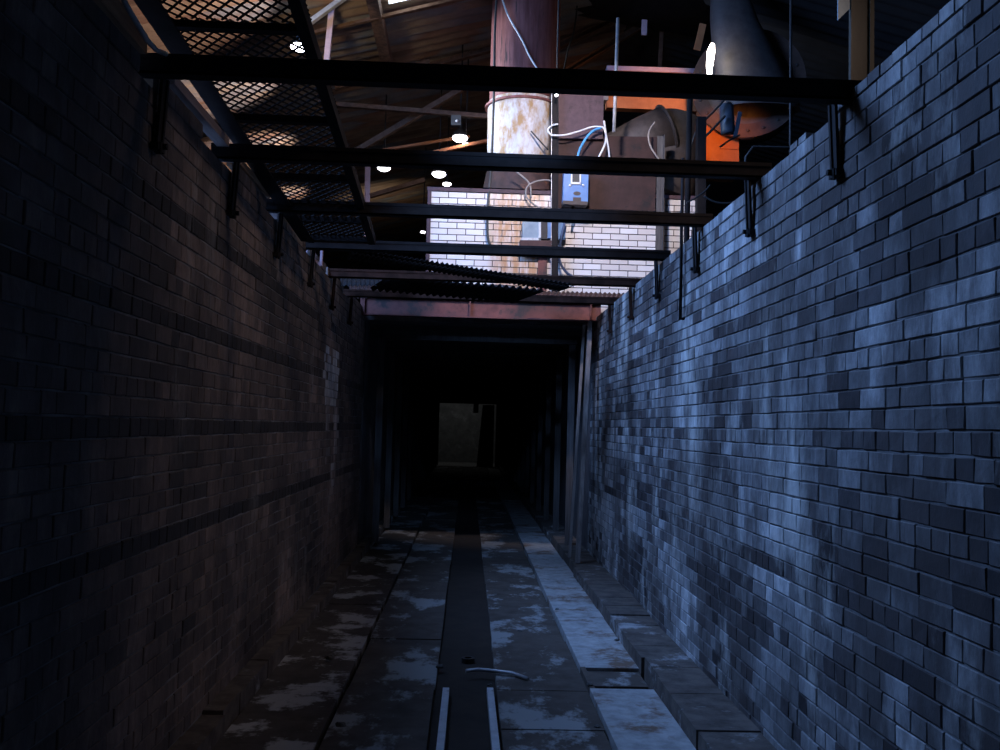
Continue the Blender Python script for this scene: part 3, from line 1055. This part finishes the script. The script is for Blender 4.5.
b = MB(); b.lathe((cx, SY, kz1 + 0.062), (0, 0, 1), [(rad + 0.10, 0), (rad + 0.08, 0.05), (rad + 0.02, zb_w - kz1 - 0.12), (rad, zb_w - kz1 - 0.06)], 40); b.build('base_ring', M['base_rust'], root)


def cable(name, pix, r, m, label, cat='cable'):
    """pix: (px, py, Y) control points, smoothed"""
    P = [at(*q) for q in pix]
    out = []
    for i in range(len(P) - 1):
        p0, p1, p2, p3 = P[max(i - 1, 0)], P[i], P[i + 1], P[min(i + 2, len(P) - 1)]
        for t in [k / 6 for k in range(6)]:
            out.append(0.5 * ((2 * p1) + (p2 - p0) * t + (2 * p0 - 5 * p1 + 4 * p2 - p3) * t * t + (3 * p1 - p0 - 3 * p2 + p3) * t ** 3))
    out.append(P[-1])
    b = MB(); b.tube(out, r, 8)
    return tag(b.build(name, m, loc=tuple(P[0])), label, cat)


cable('cable', [(500, -8, 12.75), (508, 15, 12.75), (522, 40, 12.75), (529, 55, 12.75), (538, 70, 12.76), (546, 82, 12.76)], 0.013, M['white_cable'], 'white cable slanting down the front of the rusty stack')
cable('cable', [(497, -8, 12.78), (495, 30, 12.78), (494, 90, 12.76), (492.5, 140, 12.72), (491, 170, 12.6), (488, 205, 12.5), (487.5, 232, 12.48), (490, 245, 12.48), (494, 252, 12.48)], 0.017, M['rubber'], 'dark cable hanging down the left side of the stack')
cable('cable', [(558, 124, 12.3), (551, 126, 12.3), (548, 131, 12.3), (553, 135, 12.28), (565, 135, 12.26), (580, 131, 12.26), (592, 127, 12.26), (602, 127, 12.26), (605, 131, 12.26), (608, 145, 12.26), (610, 160, 12.26)], 0.012, M['white_cable'], 'white cable looping across the duct box to the stack')
cable('cable', [(601, 128, 12.27), (593, 131, 12.26), (585, 140, 12.24), (579, 152, 12.22), (576, 168, 12.22)], 0.016, M['blue_cable'], 'bright blue cable curving down into the blue switch box')
cable('cable', [(604, 121, 12.3), (606, 136, 12.26), (605, 144, 12.26), (600, 155, 12.26), (594, 165, 12.27)], 0.014, M['white_cable'], 'short white cable end dangling over the rusty panel')
cable('cable', [(514, 170, 12.5), (523, 177, 12.5), (530, 185, 12.48), (531, 198, 12.48)], 0.012, M['grey_cable'], 'pale grey cable stub hanging at the foot of the stack')
cable('cable', [(555, 182, 12.48), (545, 180, 12.48), (532, 183, 12.46), (526, 190, 12.46), (528, 199, 12.46), (538, 207, 12.46), (550, 212, 12.46)], 0.012, M['grey_cable'], 'brown cable looping in a ring before the stack base')
cable('cable', [(565, 222, 12.36), (562, 235, 12.36), (559.5, 250, 12.38), (560, 262, 12.4), (566, 272, 12.4), (572, 276, 12.42)], 0.018, M['navy_cable'], 'dark blue cable curling down the white kiln wall')
cable('cable', [(531, 131, 12.72), (540, 141, 12.7), (548, 150, 12.72)], 0.01, M['rubber'], 'thin dark cable across the white stack sleeve')

# fan, ducts at the right ---------------------------------------------
FY = 13.2
fc = at(748, 84, FY)
root = fan_root = thing('blower_fan', 'big grey centrifugal blower with bolted ring and flaring duct on the right', 'fan', (fc.x, FY, 3.2))
axis = Vector((-0.28, -1, 0)).normalized()
r0 = 0.80
b = MB(); b.lathe(fc, -axis, [(0.02, 0.0), (r0 - .16, 0.0), (r0 - 0.05, 0.0), (r0 - 0.05, 0.5), (0.02, 0.5)], 48); b.build('housing', M['fan'], root)
b = MB(); b.lathe(fc + axis * 0.02, axis, [(r0 - 0.2, 0), (r0, 0), (r0, 0.03), (r0 - 0.2, 0.03)], 48, False, True)
rg = b.build('flange_ring', M['ring'], root)
s = axis.cross(Vector((0, 0, 1))).normalized(); u = axis.cross(s)
for k in range(20):
    b = MB()
    a = 2 * math.pi * k / 20
    c = fc + axis * 0.05 + (s * math.cos(a) + u * math.sin(a)) * (r0 - 0.1)
    b.lathe(c, axis, [(0.022, 0), (0.022, 0.02), (0.001, 0.025)], 6, False)
    b.build('bolt', M['duct'], rg)
# flaring duct going up
prof_l = [(713, -40), (710.5, 0), (710, 20), (712, 45), (716, 80), (722, 110)]
prof_r = [(744, -40), (751, 0), (758, 20), (771, 45), (788, 80), (800, 110)]
b = MB(); b.smooth = True
rings = []
for (lx, ly), (rx, ry) in zip(prof_l, prof_r):
    p, q = at(lx, ly, FY - 0.3), at(rx, ry, FY - 0.3)
    c, rd = (p + q) / 2, (q - p).length / 2
    n = len(b.v)
    for k in range(32):
        a = 2 * math.pi * k / 32
        b.v.append(c + Vector((math.cos(a) * rd, math.sin(a) * rd * 0.55, 0)))
    rings.append(n)
for a, c in zip(rings, rings[1:]):
    for k in range(32):
        j = (k + 1) % 32
        b.face((a + k, c + k, c + j, a + j))
b.build('flaring_duct', M['fan'], root)
# drive motor
mc = at(727, 118, 12.2)
root = thing('motor', 'small blue-grey electric motor hung below the blower', 'motor', tuple(at(727, 136, 12.2)))
b = MB(); b.lathe(at(728, 134, 12.25), (at(726, 101, 12.25) - at(728, 134, 12.25)), [(0.02, 0), (0.085, 0.0), (0.095, 0.03), (0.095, 0.38), (0.06, 0.43), (0.01, 0.43)], 20); b.build('motor_case', M['motor'], root)
b = MB(); b.bar(at(735, 137, 12.2), at(740, 112, 12.2), 0.05, 0.03, (0, 1, 0)); b.build('mount_bracket', M['motor'], root)

# orange lit scroll below the ring
b = MB()
L_ = [at(702, 175, 13.4), at(739, 176, 13.4), at(739, 120, 13.4), at(702, 105, 13.4)]
b.prism(L_, (0, 1, 0), 0.35); hs = b.build('orange_hood', M['orange'], fan_root)
b = MB(); b.bar(at(720, 148, 13.39), at(738, 149, 13.39), 0.012, 0.012); b.build('seam', M['orange'], hs)

# duct from the left joining the fan
root = thing('suction_duct', 'grey-brown round duct sloping up behind the rusty panel to the blower', 'duct', tuple(at(640, 150, 13.0)))
b = MB(); b.tube([at(600, 157, 13.1), at(640, 141, 13.05), at(668, 131, 13.0)], [0.24, 0.32, 0.36], 24); b.build('inclined_pipe', M['duct'], root)
b = MB(); b.tube([at(660, 198, 13.2), at(664, 185, 13.2), at(672, 150, 13.2), at(682, 120, 13.2)], [0.5, 0.47, 0.42, 0.36], 24); b.build('elbow_pipe', M['duct'], root)
b = MB(); b.lathe(at(667, 131.5, 13.0), at(640, 141, 13.0) - at(668, 131, 13.0), [(0.34, 0), (0.39, 0), (0.39, 0.03), (0.34, 0.03)], 24, False, True); b.build('joint_flange', M['duct'], root)

# orange girder
root = thing('orange_girder', 'orange-lit steel girder running left from the blower', 'girder', tuple(at(650, 110, 13.9)))
a, c = at(606, 70.5, 13.8), at(697, 73.5, 13.8)
b = MB(); b.bar(a, c, 0.22, 0.07); b.build('top_flange', M['pinkpost'], root)
a2, c2 = at(606, 102, 13.85), at(700, 106, 13.85)
b = MB(); b.bar((a2 + a) / 2, (c2 + c) / 2, 0.03, (a - a2).length); b.bar(a2, c2, 0.16, 0.22); b.build('web', M['orange'], root)
b = MB(); b.bar(a2 + Vector((-0.06, -.02, 0.06)), a2 + Vector((0.02, -.02, 0.06)), 0.2, 0.14); b.build('end_plate', M['galv'], root)

# dark overhead duct
root = thing('overhead_duct', 'large black round duct crossing overhead between stack and blower', 'duct', tuple(at(630, 20, 11.9)))
p, q = at(470, -50, 14.6), at(722, -4, 14.6)
b = MB(); b.tube([p, q], 0.68, 32); b.build('duct_pipe', M['soot'], root)
b = MB(); b.bar(at(703, 24, 12.1), at(697, 50, 12.1), 0.02, 0.09, (1, 0, 0)); b.build('gusset', M['orange'], root)
b = MB(); b.bar(at(644.5, 20, 13.9), at(644, 35, 13.9), 0.03, 0.08, (1, 0, 0)); b.build('hanger_clip', M['pinkpost'], root)
cable('chain', [(577, 6, 14.2), (574, 30, 14.2), (568, 50, 14.2), (564, 70, 14.2)], 0.012, M['rubber'], 'dark slack chain hanging right of the stack', 'chain')

# cables near the blower
cable('cable', [(655, 122, 12.3), (649, 132, 12.3), (650, 145, 12.3), (658, 158, 12.3), (668, 170, 12.3)], 0.012, M['grey_cable'], 'thin grey cable curving down over the sloping duct')
cable('cable', [(728, 96, 12.1), (715, 110, 12.1), (700, 126, 12.1), (693, 140, 12.1), (688, 160, 12.1)], 0.014, M['rubber'], 'black cable drooping left from the motor')
cable('cable', [(725, 116, 12.1), (712, 130, 12.1), (704, 140, 12.1), (705, 160, 12.1)], 0.016, M['rubber'], 'second black cable drooping below the motor')
cable('cable', [(740, 135, 12.1), (730, 140, 12.1), (720, 147, 12.1)], 0.012, M['rubber'], 'short black cable end across the orange hood')
cable('cable', [(686, 203, 11.1), (697, 197, 11.1), (706, 190, 11.1), (710, 185, 11.1)], 0.01, M['rubber'], 'thin black cable tied to the round post')
cable('cable', [(704, 196, 10.5), (715, 202, 10.5), (730, 203, 10.5), (745, 198, 10.5)], 0.012, M['rubber'], 'sagging black cable just above the right wall')

# right side: column, plate, hand rail --------------------------------
cY = 6.3
a, c = at(852, 100, cY), at(852, -60, cY)
x0_, x1_ = at(851, 50, cY).x, at(873, 50, cY).x
root = thing('column', 'olive steel column behind the top of the right wall', 'column', ((x0_ + x1_) / 2, cY, 3.12))
b = MB(); b.box(x0_, x1_ - .028, cY, cY + 0.012, 3.12, 6.6); b.box(x0_ - .004, x0_ + .004, cY - 0.01, cY + 0.03, 3.12, 6.6)
b.build('web', M['olive'], root)
b = MB(); b.box(x1_ - 0.03, x1_, cY - 0.02, cY + 0.06, 3.12, 6.6); b.build('flange', M['olive_pale'], root)
g = [at(838, 20, cY), at(850.5, 8, cY), at(850.5, -40, cY), at(838, -40, cY)]
b = MB(); b.prism(g, (0, 1, 0), 0.012); b.build('blue_lit_plate', M['paleblue'], root)  # blue light on the plate put into its colour
a, c = at(791, 160, 8.2), at(791, -30, 8.2); a.z = 3.12
b = MB(); b.tube([a, c], 0.012, 6)
tag(b.build('conduit', M['black'], loc=tuple(a)), 'thin dark vertical conduit behind the right wall', 'conduit')
b = MB(); b.tube([at(745, 168, 8.0), at(746, 157, 8.0), at(753, 147, 8.0), at(800, 148, 8.0), at(828, 149, 8.0)], 0.013, 8)
tag(b.build('hand_rail', M['black'], loc=tuple(at(753, 168, 8.0))), 'dark bent tube rail just above the right wall', 'rail')

# ------------------------------------------------------------------ hall shell
def zr(x):
    return 5.5 + (x + 10) * 0.25


ys = []
y = -2.0
pitch, amp = 0.25, 0.045
while y < 34:
    ys.append(y); y += pitch / 6
for nm, xa, xb, m_ in (('ceiling_left', -13, 2.5, M['roof']), ('ceiling_right', 2.5, 14.2, M['hall_dark'])):
    b = MB(); b.smooth = True
    for yy in ys:
        h = amp * math.cos(2 * math.pi * yy / pitch)
        for x in (xa, xb):
            b.v.append(Vector((x, yy, (zr(x) if x <= 2.5 else zr(2.5) - (x - 2.5) * 0.25) + h)))
    for i in range(len(ys) - 1):
        b.face((2 * i, 2 * i + 1, 2 * i + 3, 2 * i + 2))
    struct(nm, b, m_, 'corrugated roof of the hall')
b = MB(); b.box(-13.2, -13, -2, 34, 2.8, 6.0); struct('wall_hall_left', b, M['hall_dark'])
b = MB(); b.box(14, 14.2, -2, 34, 2.8, 7.5); struct('wall_hall_right', b, M['hall_dark'])
b = MB(); b.box(-13.2, 14.2, 34, 34.2, 2.8, 9.5); struct('wall_hall_far', b, M['hall_dark'])

# purlins: timber running away from the camera under the roof
for px, w, l in ((381, 0.16, 'rough rusty purlin under the roof right of the pinkish strut'), (476, 0.22, 'double rusty purlin under the roof just left of the stack')):
    p = at(px, 35, 13.6)
    x = p.x
    z = zr(x) - 0.14
    b = MB(); yp = 15.2 if w < 0.2 else 12.6
    b.box(x - w / 2, x + w / 2, 9.5, yp, z - 0.12, z + 0.05)
    if w > 0.2:
        b.box(x + 0.18, x + 0.24, 9.5, yp, z - 0.10, z + 0.02)
    tag(b.build('purlin', M['purlin'], loc=(x, 9.5, z)), l, 'purlin', 'purlins under the hall roof')

# trusses and rails in the dark of the hall
def strut(a, c, w, m, label, name='roof_strut', group='struts of the hall roof'):
    A, C = at(*a), at(*c)
    b = MB(); b.angle(A, C, w, 0.012)
    return tag(b.build(name, m, loc=tuple((A + C) / 2)), label, 'strut', group)


strut((318, 103, 14.3), (492, 117, 14.3), 0.09, M['strut'], 'horizontal brown tie bar left of the stack')
strut((345, 158, 14.5), (470, 84, 14.5), 0.11, M['strut'], 'diagonal brown strut crossing under the tie bar left of the stack')
strut((332, 4, 12.6), (325, 74, 12.6), 0.075, M['pinkpost'], 'short pinkish vertical hanger beside the mesh walkway')
strut((326, 62, 14.0), (330, 108, 14.0), 0.075, M['pinkpost'], 'lower pinkish hanger piece below the first crossbeam')
strut((295, 33, 12.3), (352, -8, 12.3), 0.09, M['galv'], 'pale grey strut slanting up beside the walkway')
strut((300, 36, 12.9), (480, -6, 12.9), 0.07, M['strut'], 'long brown rafter slanting under the bright skylight')
strut((368, 160, 17.5), (367, 245, 17.5), 0.09, M['pinkpost'], 'pinkish-brown far column below the lamps')
strut((430, 66, 15.0), (495, 48, 15.0), 0.12, M['strut'], 'brown rafter end just left of the stack')
strut((335, 88, 14.6), (430, 62, 14.6), 0.10, M['strut'], 'dim brown rafter below the lit roofing')
strut((555, 78, 15.0), (648, 22, 15.0), 0.12, M['strut'], 'diagonal brown strut right of the stack')
strut((555, 48, 15.2), (610, 22, 15.2), 0.12, M['strut'], 'upper brown strut right of the stack')
strut((662, 30, 15.0), (660, 68, 15.0), 0.08, M['strut'], 'dim upright strut above the orange girder')
strut((383, 150, 15.6), (470, 136, 15.4), 0.05, M['orange'], 'orange-lit rail under the highest lamp')
strut((418, 156, 15.2), (492, 140, 15.0), 0.07, M['orange'], 'second orange-lit rail just left of the stack')
strut((370, 196, 17.5), (425, 180, 17.5), 0.10, M['strut'], 'far brown rafter between the two lower lamps')

# ------------------------------------------------------------------ lamps
def lamp(px, py, Y, r, label, m='lamp', squash=0.5):
    c = at(px, py, Y)
    root = thing('bay_lamp', label, 'lamp', tuple(c), 'glowing lamps in the hall')
    b = MB(); b.smooth = True
    b.lathe(c, (0, 0, 1), [(0.004, -r * squash), (r * 0.6, -r * squash * 0.8), (r * 0.95, -r * squash * 0.3), (r, 0.0), (r * 0.9, r * 0.15), (0.004, r * .2)], 20)
    b.build('bulb_glass', M[m], root)
    b = MB(); b.lathe(c + Vector((0, 0, r * 0.22)), (0, 0, 1), [(r * 1.02, 0), (r * 0.9, r * 0.3), (r * 0.35, r * 0.9), (r * 0.3, r * 1.6), (0.01, r * 1.6)], 20); b.build('reflector', M['hall_dark'], root)
    b = MB(); b.tube([c + Vector((0, 0, r * 1.8)), Vector((c.x, c.y, max(zr(c.x) if c.x < 2.5 else zr(2.5), c.z + r * 3)))], 0.012, 6); b.build('stem', M['black'], root)
    return c


l1 = lamp(299, 47, 11.0, 0.10, 'bright lamp shining through the walkway mesh')
l2 = lamp(384, 168, 16.4, 0.115, 'left glowing lamp between the first and second crossbeams')
l3 = lamp(439, 174, 16.6, 0.125, 'right glowing lamp just under the second crossbeam')
l4 = lamp(447, 184, 18.0, 0.085, 'smaller glowing lamp low beside the right one')
l5 = lamp(460, 138, 15.0, 0.125, 'highest glowing lamp beside the stack')
lamp(466, 144, 15.3, 0.06, 'small glowing lamp just right of the highest lamp')
l6 = lamp(423, 232, 20.0, 0.055, 'tiny round lamp left of the kiln corner')
l7 = lamp(556.5, 95, 12.1, 0.024, 'pinpoint lamp at the top of the dark channel post', squash=0.9)
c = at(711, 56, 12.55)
root = thing('glow_tube', 'glaring upright glowing tube at the left of the blower duct', 'lamp', tuple(at(709, 77, 12.55)))
b = MB(); b.tube([at(709.5, 76, 12.5), at(709.5, 66, 12.5), at(711, 52, 12.5), at(712.5, 44, 12.5)], [0.03, 0.045, 0.055, 0.03], 12); b.build('tube_body', M['glow_warm'], root)  # glowing tube added for the bright streak at the duct's edge
b = MB(); b.bar(at(709.5, 80, 12.5), at(709.5, 75, 12.5), 0.06, 0.06); b.build('tube_foot', M['black'], root)
# floodlight block by the tie bar
root = thing('floodlight', 'small dark floodlight under the tie bar left of the stack', 'floodlight', tuple(at(456, 120, 14.0)))
b = MB(); b.prism([at(451, 125, 14.0), at(461, 125, 14.0), at(461, 115, 14.0), at(451, 115, 14.0)], (0, 1, 0), 0.12); b.build('case', M['rubber'], root)
b = MB(); b.lathe(at(457, 121, 14.0), (0, -1, 0), [(0.025, 0), (0.025, 0.01), (0.001, 0.012)], 10); b.build('lens', M['galv'], root)

# skylight pane in the roof
q = [(388, -30), (470, -32), (440, -2), (388, 6)]
d0 = [at(388, 5, 13.9), at(432, -7, 13.9)]
def on_roof(px, py, off=0.06):
    d = ray(px, py)
    o_ = Vector((0, 0, EYE))
    # z = zr(x) - off
    t = (5.5 + 2.5 - off - o_.z) / (d.z - 0.25 * d.x)
    return o_ + d * t
P = [on_roof(389, 4), on_roof(428, -5), on_roof(428, -40), on_roof(389, -40)]
b = MB(); b.prism(P, (0, 0, 1), 0.02)
sk = struct('window_1', b, M['sky'], 'bright skylight pane in the hall roof')


# ------------------------------------------------------------------ light
def light(kind, loc, energy, color, target=None, **kw):
    d = bpy.data.lights.new(kind.lower() + '_light', kind)
    d.energy = energy
    d.color = color
    for k, v in kw.items():
        setattr(d, k, v)
    o = bpy.data.objects.new(d.name, d)
    COL.objects.link(o)
    o.location = loc
    if target is not None:
        o.rotation_euler = (Vector(target) - Vector(loc)).to_track_quat('-Z', 'Y').to_euler()
    return o


BLUE = (0.23, 0.44, 1.0)
# daylight through the roof skylight, left above the pit
light('AREA', (-2.9, 7.6, 6.95), 680, BLUE, (1.4, 8.2, 1.4), shape='RECTANGLE', size=3.4, size_y=1.8)
light('SPOT', (0.1, 2.0, 4.9), 1000, (0.26, 0.48, 1.0), (0.5, 17.5, 0.0), spot_size=R(21), spot_blend=0.7, shadow_soft_size=0.15)  # added spot, no opening there, reaches the tunnel floor
# added spots without fixtures that flood the kiln front and stack
light('SPOT', (0.9, 9.2, 6.2), 580, (1.0, 0.88, 0.91), (1.2, 12.6, 4.7), spot_size=R(68), spot_blend=0.5, shadow_soft_size=0.12)
light('SPOT', (-3.4, 12.3, 6.0), 430, (0.6, 0.76, 1.0), (0.3, 13.2, 5.6), spot_size=R(42), spot_blend=0.5, shadow_soft_size=0.1)
light('SPOT', (-2.0, 13.6, 6.75), 480, (0.68, 0.78, 1.0), (0.2, 13.3, 6.6), spot_size=R(56), spot_blend=0.5, shadow_soft_size=0.08)
# hall lamps' light, added roof spots, and orange spots by the blower
light('SPOT', l1 + Vector((0, 0.1, 0.35)), 60, (1.0, 0.82, 0.55), (-2.0, 13.4, 7.5), spot_size=R(52), spot_blend=0.7, shadow_soft_size=0.1)
for xl, yl, el in ((-2.0, 11.6, 300), (-2.5, 14.2, 380), (-2.9, 17.4, 300), (-3.3, 21.0, 240)):  # added where no lamp hangs, brighten the roof behind the mesh
    light('SPOT', (xl, yl, 5.75), el, (1.0, 0.78, 0.70), (xl - 1.55, yl + 0.4, 5.75 + 1.25), spot_size=R(58), spot_blend=0.35, shadow_soft_size=0.12)
light('SPOT', (-2.4, 22.0, 6.0), 40, (1.0, 0.85, 0.65), (-2.5, 23, 7.5), spot_size=R(90), spot_blend=0.9, shadow_soft_size=0.2)  # added spot without a fixture, lifts the far roof
light('SPOT', l5 + Vector((0.05, -0.1, -0.25)), 26, (1.0, 0.5, 0.2), l5 + Vector((0.0, 0.4, -1.2)), spot_size=R(120), spot_blend=0.5, shadow_soft_size=0.05)
light('SPOT', at(704, 62, 12.6), 50, (1.0, 0.45, 0.22), at(652, 100, 13.8), spot_size=R(66), spot_blend=0.7, shadow_soft_size=0.05)
light('SPOT', at(716, 112, 12.5), 34, (1.0, 0.30, 0.06), at(722, 148, 13.3), spot_size=R(90), spot_blend=0.6, shadow_soft_size=0.08)
# added warm spot out of view that lifts the left wall
light('SPOT', (3.3, 4.9, 5.3), 175, (1.0, 0.76, 0.66), (-1.44, 7.2, 2.2), spot_size=R(78), spot_blend=1.0, shadow_soft_size=0.3)
# daylight in the yard beyond the tunnel
light('POINT', (-0.5, YE + 2.5, 3.6), 10, (0.93, 0.97, 1.0), shadow_soft_size=0.3)

w = bpy.data.worlds.new('world')
S.world = w
w.use_nodes = True
w.node_tree.nodes['Background'].inputs['Color'].default_value = (0.5, 0.6, 1.0, 1)
w.node_tree.nodes['Background'].inputs['Strength'].default_value = 0.005

S.view_settings.view_transform = 'Standard'
S.view_settings.look = 'None'
S.view_settings.exposure = 0.0
S.view_settings.gamma = 1.0
S.view_settings.use_curve_mapping = False
